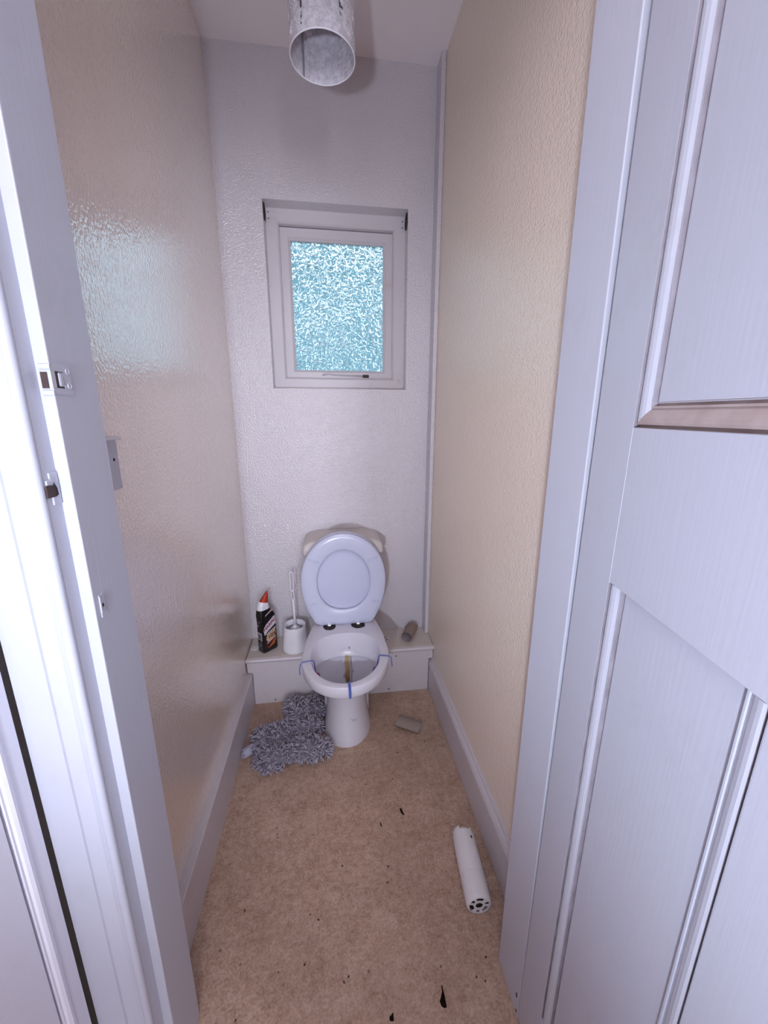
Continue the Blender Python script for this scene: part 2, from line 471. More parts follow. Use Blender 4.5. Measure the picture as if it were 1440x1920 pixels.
# ------------------------------------------------------------------ door frame, left jamb
HD = 2.12
jl = empty('trim_2', (.05, -1.2, 0), 'structure')
bm = B(); box(bm, .001, -1.229, 0, .081, YF+.0005, HD, .0015, 2)
obj('door_stop', bm, 'white_gloss', jl)
bm = B(); box(bm, .034, -1.252, 0, .0665, -1.2285, HD)
obj('rebate', bm, 'white_gloss', jl)
bm = B(); tube(bm, [(.0605, -1.2555, 0), (.0605, -1.2555, HD)], .0064, 14)
obj('bead', bm, 'white_gloss', jl, smooth=True, angle=60)
bm = B(); prism(bm, [(-.010, -1.246), (-.010, -1.2640), (.0305, -1.2640), (.0318, -1.2618), (.0330, -1.2625), (.052, -1.2620), (.0565, -1.2585), (.0565, -1.246)], 0, HD+.06)
obj('architrave', bm, 'white_gloss', jl)
# latch keep let into the corner of the stop
bm = B()
box(bm, .0800, -1.2305, 1.292, .0822, -1.194, 1.299, .0006); box(bm, .0800, -1.2305, 1.318, .0822, -1.194, 1.327, .0006)
box(bm, .0800, -1.2085, 1.299, .0822, -1.194, 1.318); box(bm, .0800, -1.2305, 1.299, .0822, -1.2235, 1.318)
box(bm, .0700, -1.2312, 1.290, .0822, -1.2288, 1.296, .0006); box(bm, .0700, -1.2312, 1.319, .0822, -1.2288, 1.325, .0006)
keep = obj('latch_keep', bm, 'white_gloss', jl)
bm = B(); box(bm, .0795, -1.2235, 1.299, .0814, -1.2085, 1.318); box(bm, .0705, -1.2302, 1.298, .0775, -1.2288, 1.316)
obj('keep_slot', bm, 'brown_wood', keep)
bm = B(); box(bm, .0808, -1.2175, 1.301, .0830, -1.2110, 1.317, .002, 2)
obj('keep_lip', bm, 'white_gloss', keep)
for zz in (1.3035, 1.3205):
    bm = B(); lathe(bm, [(.0036, 0), (.0034, .001), (.0024, .0006)], (0, 0, 0), 12); xf(bm, Matrix.Translation((.0820, -1.2005, zz-.001)) @ Matrix.Rotation(radians(90), 4, 'Y'))
    obj('keep_screw', bm, 'white_gloss', keep)
# bolt socket on the rebate
bm = B(); box(bm, .0660, -1.2445, 1.162, .0682, -1.2300, 1.201, .0006)
sock = obj('bolt_socket', bm, 'white_gloss', jl)
bm = B(); box(bm, .0665, -1.2530, 1.172, .0686, -1.2400, 1.186)
obj('socket_slot', bm, 'brown_wood', sock)
bm = B(); prism(bm, [(-1.2405, 1.172), (-1.2405, 1.190), (-1.2360, 1.182), (-1.2355, 1.174)], .0665, .0692, 'x')
obj('socket_hole', bm, 'dark_hole', sock)
bm = B(); box(bm, .0670, -1.2530, 1.187, .0695, -1.2405, 1.193, .001)
obj('socket_lip', bm, 'white_gloss', sock)
# small painted-over staple lower down
bm = B(); box(bm, .0805, -1.218, .997, .0820, -1.206, 1.030, .0006); box(bm, .0810, -1.2185, 1.004, .0830, -1.2165, 1.028, .0006)
lk = obj('lower_keep', bm, 'white_gloss', jl)
bm = B(); box(bm, .0815, -1.2135, 1.0115, .0824, -1.2105, 1.0165)
obj('keep_hole', bm, 'dark_hole', lk)

# head and right jamb
bm = B(); box(bm, .001, -1.229, HD-.02, WID-.001, YF+.0005, HD+.02, .001)
jr = empty('trim_3', (.78, -1.2, 0), 'structure')
obj('head', bm, 'white_gloss', jr)
bm = B(); box(bm, .7638, -1.2335, 0, WID-.001, YF+.0005, HD-.0205, .0015, 2)
obj('door_stop', bm, 'white_gloss', jr)
bm = B(); box(bm, .812, -1.262, 0, .90, -1.2455, HD+.06, .002)
obj('architrave', bm, 'white_gloss', jr)
for yy, zz, hh in ((-1.222, .052, .016), (-1.2265, .012, .010)):
    bm = B(); lathe(bm, [(.0028, 0), (.0020, .0006)], (0, 0, 0), 8)
    for v in bm.verts: v.co.y *= hh/.004*.7
    xf(bm, Matrix.Translation((.7638, yy, zz)) @ Matrix.Rotation(radians(-90), 4, 'Y') @ Matrix.Rotation(radians(90), 4, 'Z'))
    obj('paint_chip', bm, 'residue', jr)

# second architrave and door on the hall's left wall
j2 = empty('trim_4', (-.03, -1.30, 0), 'structure')
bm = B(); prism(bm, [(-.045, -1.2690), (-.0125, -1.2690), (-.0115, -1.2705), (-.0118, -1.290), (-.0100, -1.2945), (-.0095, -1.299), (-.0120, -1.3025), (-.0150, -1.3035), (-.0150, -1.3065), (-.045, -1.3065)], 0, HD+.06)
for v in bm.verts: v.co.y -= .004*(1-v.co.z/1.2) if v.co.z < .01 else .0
obj('architrave', bm, 'white_gloss_lit', j2)
d2 = empty('door_2', (-.03, -1.31, 0), 'structure')
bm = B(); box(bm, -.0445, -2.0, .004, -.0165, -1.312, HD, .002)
obj('leaf', bm, 'white_gloss_lit', d2)

# ------------------------------------------------------------------ door_1, open towards the viewer
door = empty('door_1', (.762, -1.245, 0), 'structure')
TH = radians(9)
X = Vector((-sin(TH), -cos(TH), 0)); Zv = Vector((0, 0, 1)); Yv = Zv.cross(X)
mt = Matrix((X, Yv, Zv)).transposed().to_4x4() @ Matrix.Rotation(radians(.6), 4, 'Y')
mt.translation = (.762, -1.245, .004)
door.matrix_world = mt
S0, S1, DW = .075, .585, .665
PZ = .0061
def dbox(name, t0, z0, t1, z1, bev=.0006):
    bm = B(); box(bm, t0, 0, z0, t1, .038, z1, bev); return obj(name, bm, 'white_gloss', door, local=True)
dbox('stile', -.0095, .012, S0, 1.965); dbox('stile', S1, .012, DW, 1.965)
dbox('top_rail', S0+.0004, 1.86, S1-.0004, 1.965); dbox('mid_rail', S0+.0004, 1.0585, S1-.0004, 1.2525); dbox('bottom_rail', S0+.0004, .012, S1-.0004, .20)
MU0, MU1 = .295, .365
dbox('muntin', MU0, .2004, MU1, 1.0581)
PROF = [(0, 0), (.0005, .0060), (.0030, .0062), (.0036, .0014), (.0062, .0006), (.0100, .0008), (.0145, .0020), (.0185, .0040), (.0205, .0052), (.0209, .0036), (.0229, .0036), (.0234, .0088), (.0262, .0088), (.0268, .0066), (.0275, .0066)]
def darken_quirks(o, t_of):
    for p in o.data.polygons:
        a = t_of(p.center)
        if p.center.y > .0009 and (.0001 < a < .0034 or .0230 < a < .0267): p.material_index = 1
def mould(t0, t1, z0, z1):
    bm = B()
    rows = [[Vector((t0+a, d, z0+a)), Vector((t1-a, d, z0+a)), Vector((t1-a, d, z1-a)), Vector((t0+a, d, z1-a))] for a, d in PROF]
    rows.append([Vector((p.x, .034, p.z)) for p in rows[-1]]); rows.append([Vector((p.x, .034, p.z)) for p in rows[0]])
    loft(bm, rows, False, False)
    o = obj('panel_moulding', bm, ['white_gloss', 'quirk_shade', 'dusty_ledge'], door, local=True)
    darken_quirks(o, lambda c: min(c.x-t0, t1-c.x, c.z-z0, z1-c.z))
    for p in o.data.polygons:
        if p.center.z < z0+.0285 and abs(p.center.z-z0) < .029 and p.normal.z > .05 or (p.center.z < z0+.028 and t0+.02 < p.center.x < t1-.02 and p.center.y < .02):
            p.material_index = 2
    return o
def panel(t0, t1, z0, z1):
    bm = B(); box(bm, t0, PZ+.0005, z0, t1, .028, z1, .0005); obj('panel', bm, 'white_gloss', door, local=True)
def strip(t, s, z0, z1):
    # vertical moulding that dies into the rails
    bm = B(); loft(bm, [[Vector((t+s*a, d, z)) for a, d in PROF+[(.0275, .034), (0, .034)]] for z in (z0, z1)])
    o = obj('panel_moulding', bm, ['white_gloss', 'quirk_shade'], door, local=True)
    darken_quirks(o, lambda c: (c.x-t)*s)
mould(S0, S1, 1.2525, 1.86); panel(S0+.026, S1-.026, 1.2785, 1.834)
for t0, t1 in ((S0, MU0), (MU1, S1)):
    strip(t0, 1, .20, 1.0580); strip(t1, -1, .20, 1.0580); panel(t0+.026, t1-.026, .2005, 1.0580)

# ------------------------------------------------------------------ toilet
TX, TY = .437, -.172     # local v runs towards the viewer
toilet = thing('toilet', 'white toilet with its seat and lid raised against the cistern', 'toilet', (TX, TY, 0))
AX = -.026               # slight yaw of the pan axis
def P3(u, v, z): return Vector((TX+u+AX*(v-.1), TY-v, z))
def ring(z, hw, vc, vf, vb, taper=.32, ef=1.0, eb=.62, n=56):
    pts = []
    for k in range(n):
        a = 2*pi*k/n
        c, s = cos(a), sin(a)
        if s >= 0:
            v = vc+(vf-vc)*s; u = hw*(1 if c >= 0 else -1)*abs(c)**ef
        else:
            t = abs(s)**eb
            v = vc-(vc-vb)*t
            u = hw*(1 if c >= 0 else -1)*abs(c)**eb*(1-taper*t**1.6)
        pts.append(P3(u, v, z))
    return pts
outer = [ring(0, .098, .17, .298, .006, .05), ring(.012, .097, .17, .297, .006, .05), ring(.03, .093, .17, .294, .006, .05), ring(.10, .083, .17, .283, .006, .05), ring(.19, .079, .17, .279, .006, .05),
         ring(.235, .084, .18, .288, .006, .05), ring(.262, .096, .19, .306, -.02, .12), ring(.285, .112, .21, .338, -.07, .2), ring(.31, .130, .235, .382, -.11, .26), ring(.335, .1440, .25, .419, -.13, .30),
         ring(.352, .1510, .26, .440, -.132, .32), ring(.3545, .1560, .262, .450, -.134, .32), ring(.357, .1605, .266, .460, -.135, .32), ring(.361, .1622, .268, .4635, -.135, .32), ring(.3985, .1630, .27, .467, -.136, .32), ring(.4012, .1618, .27, .4655, -.135, .32),
         ring(.402, .1600, .27, .4635, -.134, .32), ring(.402, .1340, .272, .444, .118, .0, 1, .8), ring(.4010, .1305, .272, .4405, .125, .0, 1, .8)]
bm = B(); loft(bm, outer, True, False)
pan = obj('pan', bm, 'ceramic', toilet, smooth=True, angle=38)
inner = [ring(.4010, .1305, .272, .4405, .125, .0, 1, .8), ring(.394, .1280, .272, .436, .132, 0, 1, .8), ring(.375, .1235, .275, .424, .152, 0, 1, .85), ring(.356, .1195, .28, .413, .172, 0, 1, .9), ring(.342, .1165, .28, .402, .190, 0, 1, .95),
         ring(.3385, .1160, .28, .399, .191, 0, 1, .95), ring(.3375, .1220, .275, .402, .182, 0, 1, .95), ring(.330, .1210, .27, .395, .184, 0, 1, .95), ring(.29, .0980, .265, .33, .190, 0, 1, .95), ring(.25, .0720, .24, .275, .196, 0, 1, .95), ring(.215, .055, .235, .262, .202, 0, 1, .95), ring(.185, .045, .235, .258, .208, 0, 1, 1), ring(.16, .03, .235, .25, .215, 0, 1, 1)]
bm = B(); loft(bm, inner, False, True)
obj('bowl', bm, 'bowl', toilet, smooth=True, angle=70)
bm = B(); loft(bm, [ring(.196, .046, .235, .258, .208, 0, 1, 1), ring(.197, .045, .235, .257, .209, 0, 1, 1)])
obj('water', bm, 'water', toilet, smooth=True)
# foot edge flange and side screw cap
for sx in (-1, 1):
    bm = B(); loft(bm, [[P3(sx*.090+a*sx, v, z) for v, z in ((.02, .0), (.10, .0), (.105, .05), (.07, .17), (.02, .185))] for a in (-.03, .006)])
    obj('foot_flange', bm, 'ceramic', toilet)
bm = B(); lathe(bm, [(.004, 0), (.003, .002)], (0, 0, 0), 10); xf(bm, Matrix.Translation(P3(-.0955, .085, .085)) @ Matrix.Rotation(radians(-90), 4, 'Y'))
obj('fixing_hole', bm, 'dark_hole', toilet)
# scratch marks on the foot
for k, (u0, z0, u1, z1) in enumerate(((.012, .118, .034, .102), (.018, .104, .036, .108), (.028, .112, .033, .098))):
    bm = B()
    yv = -.469-.006
    def onf(u, z):
        hwz = .083+(.015*(.10-z)/.1 if z < .1 else 0); vfz = .283
        s = math.sqrt(max(0, 1-(u/.083)**2)); return P3(u, .17+(vfz-.17)*s+.0006, z)
    tube(bm, [onf(u0+(u1-u0)*t, z0+(z1-z0)*t) for t in (0, .5, 1)], .0006, 5)
    obj('scratch', bm, 'ink_grey', pan)

# cistern
def rrect(cx, cz, hx, hz, r, n=6):
    pts = []
    for (sx, sz, a0) in ((1, 1, 0), (-1, 1, 90), (-1, -1, 180), (1, -1, 270)):
        for k in range(n+1):
            a = radians(a0+90*k/n)
            pts.append((cx+sx*(hx-r)+r*cos(a), cz+sz*(hz-r)+r*sin(a)))
    return pts
CX = .439
bm = B()
loft(bm, [[Vector((x, y, z)) for x, y in rrect(CX, -.088, hx, hy, .03)] for z, hx, hy in ((.4005, .135, .070), (.41, .142, .074), (.55, .156, .077), (.702, .163, .079))])
cis = obj('cistern', bm, 'cistern', toilet, smooth=True, angle=50)
bm = B()
rows = []
for y, s in ((-.0035, 0), (-.160, 0), (-.168, -.0015), (-.173, -.006)):
    pts = []
    for k in range(40):
        a = 2*pi*k/40; c, q = cos(a), sin(a)
        hx = .1725+s
        if q >= 0: xx = hx*(1 if c >= 0 else -1)*abs(c)**.42; zz = .705+(.062+s)*q**.55
        else: xx = (hx-.002)*(1 if c >= 0 else -1)*abs(c)**.25; zz = .705-(.010+s)*abs(q)**.3
        pts.append(Vector((CX+xx, y, zz)))
    rows.append(pts)
loft(bm, rows)
obj('cistern_lid', bm, 'cistern', cis, smooth=True, angle=45)

# raised lid and seat: egg outline in the (x,h) plane
HB, SY = .408, -.198
def egg(hw, h0, h1, hc, flat, n=64, top=1.0, low=.75):
    pts = []
    for k in range(n):
        a = 2*pi*k/n; c, s = cos(a), sin(a)
        if s >= 0: x, h = hw*c, hc+(h1-hc)*s**top
        else:
            h = hc-(hc-h0)*abs(s)**.86
            w = hw*abs(c)**low
            x = (w if c >= 0 else -w)
            lim = flat+(hw-flat)*((h-h0)/(hc-h0))**.62
            x = max(-lim, min(lim, x))
        pts.append((x, h))
    return pts
def flategg(hw, h0, h1, hc, flat, n=64):
    # like the seat outline: straight lower sides running in to a flat hinge edge
    pts = []
    for k in range(n):
        a = 2*pi*k/n; c, s = cos(a), sin(a)
        if s >= 0: x, h = hw*c, hc+(h1-hc)*s
        else:
            t = abs(s)
            # param down the side then across the flat
            q = math.atan2(t, abs(c))/(pi/2)
            if q < .72:
                g = q/.72; h = hc-(hc-h0)*g; x = hw-(hw-flat)*g**2.1
            else:
                h = h0; x = flat*(1-(q-.72)/.28)
            x = x if c >= 0 else -x
        pts.append((x, h))
    return pts
LEAN = radians(1.0)
SXC = .4365
def place(pts, d):    # d: distance in front of the lid's back
    return [Vector((SXC+x-.004*0, SY-d+sin(LEAN)*h, HB-.006+h)) for x, h in pts]
L0 = flategg(.1795, 0, .409, .20, .118)
def scaled(pts, s, hc=.2): return [(x*s, hc+(h-hc)*s) for x, h in pts]
bm = B()
loft(bm, [place(scaled(L0, .96), 0), place(scaled(L0, .995), .004), place(L0, .010), place(scaled(L0, .99), .016), place(scaled(L0, .955), .0165), place(scaled(L0, .93), .011), place(scaled(L0, .5), .009)])
lid = obj('lid', bm, 'lid_plastic', toilet, smooth=True, angle=50)
I0 = flategg(.1105, .070, .331, .205, .06)
I0 = []
for k in range(64):
    a = 2*pi*k/64; c, s = cos(a), sin(a)
    if s >= 0: I0.append((.1110*c, .195+.139*s))
    else: I0.append((.1110*(1 if c >= 0 else -1)*abs(c)**.86, .195-.126*abs(s)**.93))
S_0 = flategg(.1775, .002, .406, .20, .117)
def mixp(A, Bq, t): return [(a[0]+(b[0]-a[0])*t, a[1]+(b[1]-a[1])*t) for a, b in zip(A, Bq)]
bm = B()
rows = [place(mixp(S_0, I0, t), d) for t, d in ((.06, .0175), (0, .021), (.012, .0315), (.05, .0345), (.30, .0370), (.62, .0360), (.90, .0325), (.985, .0300), (1.0, .0265), (.97, .0180), (.8, .0170), (.06, .0175))]
loft(bm, rows, False, False); bmesh.ops.remove_doubles(bm, verts=bm.verts, dist=1e-6)
seat = obj('seat', bm, 'seat_plastic', toilet, smooth=True, angle=65)
for bx, bh, rt_ in ((-.121, .293, -20), (.121, .293, 20), (-.1375, .101, 14), (.137, .101, -14)):
    bm = B()
    loft(bm, [[Vector((a, y, b)) for a, b in rrect(0, 0, .0205-q, .0048-q, .0046-q)] for y, q in ((0, 0), (-.0045, 0), (-.006, .001))])
    xf(bm, Matrix.Translation((SXC+bx, SY-.0340+sin(LEAN)*bh, HB-.006+bh)) @ Matrix.Rotation(radians(-rt_), 4, 'Y'))
    obj('buffer', bm, 'lid_plastic', seat, smooth=True, angle=40)
# hinge bar, chrome hinges, grime under them
bm = B(); prism(bm, [(SXC-.110, .4085), (SXC-.095, .4035), (SXC+.092, .4035), (SXC+.108, .4085), (SXC+.108, .414), (SXC-.110, .414)], SY-.030, SY-.006, 'y')
bar = obj('hinge_bar', bm, 'seat_plastic', toilet)
for hx in (-.070, -.0155, .0155, .066):
    bm = B(); box(bm, SXC+hx-.0007, SY-.0308, .4045, SXC+hx+.0007, SY-.029, .4125); obj('joint', bm, 'ink_grey', bar)
for hx in (-.0655, .0575):
    bm = B(); box(bm, SXC+hx-.0085, SY-.0350, .4030, SXC+hx+.0085, SY-.018, .4190, .002, 2); box(bm, SXC+hx-.0085, SY-.048, .4020, SXC+hx+.0085, SY-.028, .4130, .003, 2)
    hg = obj('hinge', bm, 'chrome', toilet, smooth=True, angle=40)
    bm = B(); bmr = random.Random(int(hx*1000))
    pts = [(SXC+hx+(.0245+.004*bmr.random())*cos(a)*(1+.15*(hx > 0)), SY-.042+(.026+.005*bmr.random())*sin(a)) for a in [2*pi*k/18 for k in range(18)]]
    prism(bm, pts, .4018, .4028)
    obj('grime', bm, 'residue', hg)
bm = B(); box(bm, TX-.0012, -.3515, .3685, TX+.0016, -.3505, .3745)
# tiny dark fleck on the inner slope
bmesh.ops.translate(bm, verts=bm.verts, vec=(.012, .0, -.006)); obj('fleck', bm, 'residue', pan)

# ------------------------------------------------------------------ wire hangers on the rim
def hanger(path, blk, label, bmat):
    t = thing('rim_block_hanger', label, 'hanger', path[0], 'wire hangers on the toilet rim')
    bm = B(); tube(bm, path, .0019, 7); obj('wire', bm, 'blue_wire', t, smooth=True)
    if blk:
        bm = B(); bmesh.ops.create_uvsphere(bm, u_segments=14, v_segments=10, radius=1)
        xf(bm, Matrix.Translation(blk) @ Matrix.Diagonal((.010, .016, .020, 1))); obj('block', bm, bmat, t, smooth=True)
    return t
hanger([(.2660, -.500, .366), (.2640, -.490, .380), (.2665, -.484, .396), (.272, -.482, .4040), (.300, -.477, .4045), (.311, -.475, .4035), (.3160, -.474, .396), (.3165, -.470, .380), (.318, -.468, .360), (.322, -.466, .340)], (.327, -.478, .332),
       'blue wire hanger with a magenta block on the left of the toilet rim', 'magenta_block')
hanger([(.6010, -.500, .370), (.6000, -.492, .388), (.5985, -.487, .400), (.592, -.484, .4040), (.566, -.476, .4045), (.5580, -.473, .4035), (.5530, -.472, .396), (.5525, -.470, .382), (.550, -.469, .364), (.545, -.467, .345)], (.540, -.478, .338),
       'blue wire hanger with a grey-blue block on the right of the toilet rim', 'blue_block')
t = thing('rim_block_hanger', 'flat blue plastic hook over the front of the toilet rim', 'hanger', (.438, -.63, .36), 'wire hangers on the toilet rim')
bm = B()
pth = [(.4375, -.6075, .392), (.4375, -.6095, .4035), (.4378, -.632, .4045), (.438, -.6430, .4005), (.4385, -.6450, .385), (.439, -.6440, .366)]
loft(bm, [[Vector((x-w, y-d, z-e)), Vector((x+w, y-d, z-e)), Vector((x+w, y, z)), Vector((x-w, y, z))] for (x, y, z), w, d, e in zip(pth, (.003, .0038, .0042, .0042, .0042, .0034), (-.0015, -.0008, .0, .0012, .0015, .0015), (0, -.0015, -.0015, -.0008, 0, 0))])
obj('hook', bm, 'blue_wire', t)

# ------------------------------------------------------------------ toilet brush
bx, by = .2115, -.112
hol = thing('toilet_brush_holder', 'white tapered plastic toilet brush holder on the ledge left of the toilet', 'brush holder', (bx, by, LZ))
bm = B()
def facet(r, z, k=.035):
    return [Vector((bx+r*(1+k*cos(5*a)*1)*cos(a), by+r*(1+k*cos(5*a))*sin(a), LZ+z)) for a in [2*pi*i/60 for i in range(60)]]
loft(bm, [facet(.055, 0, .0), facet(.060, .005, 0), facet(.0595, .014, .01), facet(.0560, .055, .035), facet(.0515, .10, .012), facet(.0500, .118, 0), facet(.0485, .1215, 0), facet(.0465, .1205, 0), facet(.0455, .112, 0), facet(.040, .110, 0), facet(.0385, .100, 0)], True, False)
obj('body', bm, 'brush_plastic', hol, smooth=True, angle=50)
bm = B(); lathe(bm, [(.0385, .0985), (.02, .098)], (bx, by, LZ), 24); obj('inner_floor', bm, 'ink_grey', hol)
bru = thing('toilet_brush', 'white toilet brush with a slotted handle standing in its holder', 'brush', (bx, by, LZ+.10))
bm = B(); lathe(bm, [(.019, .0995), (.019, .104), (.012, .107), (.0095, .116), (.0085, .118)], (bx+.002, by, LZ), 20); obj('collar', bm, 'brush_plastic', bru, smooth=True, angle=40)
hx0 = bx+.0035
bm = B(); tube(bm, [(hx0, by, LZ+.112), (hx0-.001, by, LZ+.16), (hx0-.003, by, LZ+.245)], [.0058, .0052, .0058], 10)
def loopz(cx, z0, z1, hw):
    pts = []
    for k in range(13):
        a = pi*k/12; pts.append((cx+hw*cos(a), by, z1-hw+hw*sin(a)))
    for k in range(13):
        a = pi+pi*k/12; pts.append((cx+hw*cos(a), by, z0+hw+hw*sin(a)))
    return pts
tube(bm, loopz(hx0-.0035, LZ+.240, LZ+.288, .0055), .0027, 8, True); tube(bm, loopz(hx0-.005, LZ+.285, LZ+.375, .0070), .0030, 8, True)
obj('handle', bm, 'brush_plastic', bru, smooth=True)

# ------------------------------------------------------------------ cleaner bottle
bc = Vector((.0870, -.1020, LZ))
ew = Vector((.743, .669, 0)).normalized(); ed = Vector((-ew.y, ew.x, 0))
bot = thing('cleaner_bottle', 'black toilet cleaner bottle with a red nozzle on the ledge by the left wall', 'bottle', bc)
bmx = Matrix((ew*1.1, ed*1.05, Vector((0, 0, 1)))).transposed().to_4x4(); bmx.translation = bc
def sect(z, cx, hw, hd, r): return [Vector((a, b, z)) for a, b in rrect(cx, 0, hw, hd, min(r, hw*.9, hd*.9), 5)]
bm = B(); loft(bm, [sect(0, 0, .032, .019, .008), sect(.004, 0, .0345, .0210, .006), sect(.060, 0, .0345, .0210, .006), sect(.105, -.0005, .0335, .0210, .006), sect(.122, -.0005, .0325, .0210, .006), sect(.140, -.0005, .0330, .0210, .006), sect(.160, -.001, .0345, .0210, .007), sect(.178, -.003, .0345, .0210, .010), sect(.190, -.007, .0300, .0205, .012), sect(.203, -.0105, .0258, .0195, .014), sect(.209, -.0115, .0245, .019, .015)]); xf(bm, bmx)
obj('body', bm, 'black_plastic', bot, smooth=True, angle=50)
bm = B(); loft(bm, [sect(.208, -.0118, .0250, .0195, .016), sect(.214, -.0118, .0248, .0193, .016), sect(.226, -.0105, .0225, .018, .016), sect(.240, -.0070, .0185, .0160, .015)])
for v in bm.verts: v.co.z += -.35*(v.co.x+.01)*(max(0, v.co.z-.21)/.03)
xf(bm, bmx); obj('collar', bm, 'brush_plastic', bot, smooth=True, angle=50)
bm = B(); loft(bm, [sect(.236, -.0070, .0180, .0158, .014), sect(.250, -.0015, .0140, .0125, .011), sect(.266, .0050, .0090, .0085, .008), sect(.278, .0095, .0045, .005, .004), sect(.281, .0105, .003, .0035, .003)])
for v in bm.verts: v.co.z += -.35*(v.co.x+.007)*max(0, 1-(v.co.z-.236)/.03)
xf(bm, bmx); obj('nozzle', bm, 'red_plastic', bot, smooth=True, angle=50)
def decal(name, pts, mat, side='front', off=.0006, parent=None):
    bm = B()
    pts = [(a*.92, b) for a, b in pts]
    if side == 'front': prism(bm, pts, -.0210-off, -.0205, 'y')
    else: prism(bm, pts, -.0345-off, -.0340, 'x')
    xf(bm, bmx); return obj(name, bm, mat, parent or bot)
def text(name, s, size, w, z, ang, mat, parent, off=.0016, shear=.25, sx=1.0):
    cu = bpy.data.curves.new(name, 'FONT'); cu.body = s; cu.size = size; cu.align_x = 'CENTER'; cu.align_y = 'CENTER'; cu.extrude = .0002; cu.offset = size*.03; cu.shear = shear
    tmp = bpy.data.objects.new('tmp', cu); COL.objects.link(tmp)
    dg = bpy.context.evaluated_depsgraph_get()
    me = bpy.data.meshes.new_from_object(tmp.evaluated_get(dg))
    bm = B(); bm.from_mesh(me)
    bpy.data.objects.remove(tmp); bpy.data.curves.remove(cu); bpy.data.meshes.remove(me)
    xf(bm, bmx @ Matrix.Translation((w, -.0210-off, z)) @ Matrix.Rotation(radians(-ang), 4, 'Y') @ Matrix.Rotation(radians(90), 4, 'X') @ Matrix.Diagonal((sx, 1, 1, 1)))
    return obj(name, bm, mat, parent)
decal('label_field', [(-.027, .020), (.030, .030), (.0315, .105), (.030, .120), (-.027, .075)], 'ink_maroon', off=.0003)
lp = decal('label_panel', [(-.0300, .112), (-.0285, .121), (-.018, .136), (.026, .167), (.0300, .165), (.0315, .158), (.0315, .128), (-.016, .098), (-.026, .086)], 'ink_white', off=.0008)
text('lettering', 'HARPIC', .0200, .0010, .1315, 34, 'ink_red', lp, .0012)
decal('label_stripe', [(-.018, .176), (.020, .196), (.024, .200), (.016, .202), (-.016, .183)], 'ink_pink', off=.0003)
decal('label_bar', [(-.015, .0840), (.026, .105), (.0275, .113), (-.013, .093)], 'ink_grey', off=.0006)
text('lettering', 'POWER PLUS', .0085, .006, .0985, 26, 'ink_white', bot, .0012, 0)
decal('label_burst', [(-.020, .062), (-.016, .082), (.028, .104), (.0295, .080), (.022, .068), (-.010, .050)], 'ink_cream', off=.0006)
text('lettering', '10X', .024, .008, .0765, 22, 'ink_darkred', bot, .0012, .2)
decal('label_ribbon', [(-.017, .041), (.029, .062), (.0295, .068), (-.016, .049)], 'ink_pink', off=.0010)
decal('label_swoosh', [(-.014, .018), (.020, .030), (.030, .050), (.0295, .058), (.012, .045)], 'ink_orange', off=.0008)
bcz = decal('barcode', [(-.017, .062), (.017, .064), (.017, .096), (-.017, .098)], 'ink_white', 'side', .0005)
for k in range(9):
    z0 = .066+k*.0030
    decal('barcode_line', [(-.0135, z0), (.0135, z0), (.0135, z0+.0012+.0006*(k % 3)), (-.0135, z0+.0012+.0006*(k % 3))], 'ink_black', 'side', .0009, bcz)
for yy, zz in ((-.006, .050), (-.012, .040), (.004, .033), (.006, .130), (-.004, .150)):
    decal('pictogram', [(yy-.0035, zz-.002), (yy+.0035, zz-.001), (yy+.0035, zz+.003), (yy-.0035, zz+.002)], 'ink_grey', 'side', .0005)

# small leftovers on the ledge
bm = B(); lathe(bm, [(.017, 0), (.0175, .001), (.0165, .0028)], (.024, -.092, LZ+.0002), 24)
tag(obj('plastic_disc', bm, 'white_plastic', smooth=True, angle=30), 'small flat white plastic disc lying on the ledge beside the left wall', 'disc')
bm = B(); lathe(bm, [(.006, 0), (.007, .001), (.007, .020), (.006, .021)], (0, 0, 0), 16); xf(bm, Matrix.Translation((.106, -.034, LZ+.0072)) @ Matrix.Rotation(radians(80), 4, 'Z') @ Matrix.Rotation(radians(90), 4, 'Y') @ Matrix.Translation((0, 0, -.010)))
tag(obj('bottle_cap', bm, 'white_plastic', smooth=True, angle=30), 'little white cap lying on the ledge behind the black bottle', 'cap')
clip = thing('plastic_clip', 'tiny white plastic clip with a dark slot beside the toilet pan', 'clip', (.632, -.105, LZ))
bm = B(); box(bm, -.016, -.007, 0, .016, .007, .014, .003, 2); xf(bm, Matrix.Translation((.630, -.105, LZ+.0002)) @ Matrix.Rotation(radians(28), 4, 'Z')); obj('body', bm, 'white_plastic', clip)
bm = B(); box(bm, -.013, -.0075, .0055, .010, -.0068, .0095); box(bm, -.013, -.0022, .0138, .009, .0022, .0145); xf(bm, Matrix.Translation((.630, -.105, LZ+.0002)) @ Matrix.Rotation(radians(28), 4, 'Z')); obj('slot', bm, 'dark_hole', clip)

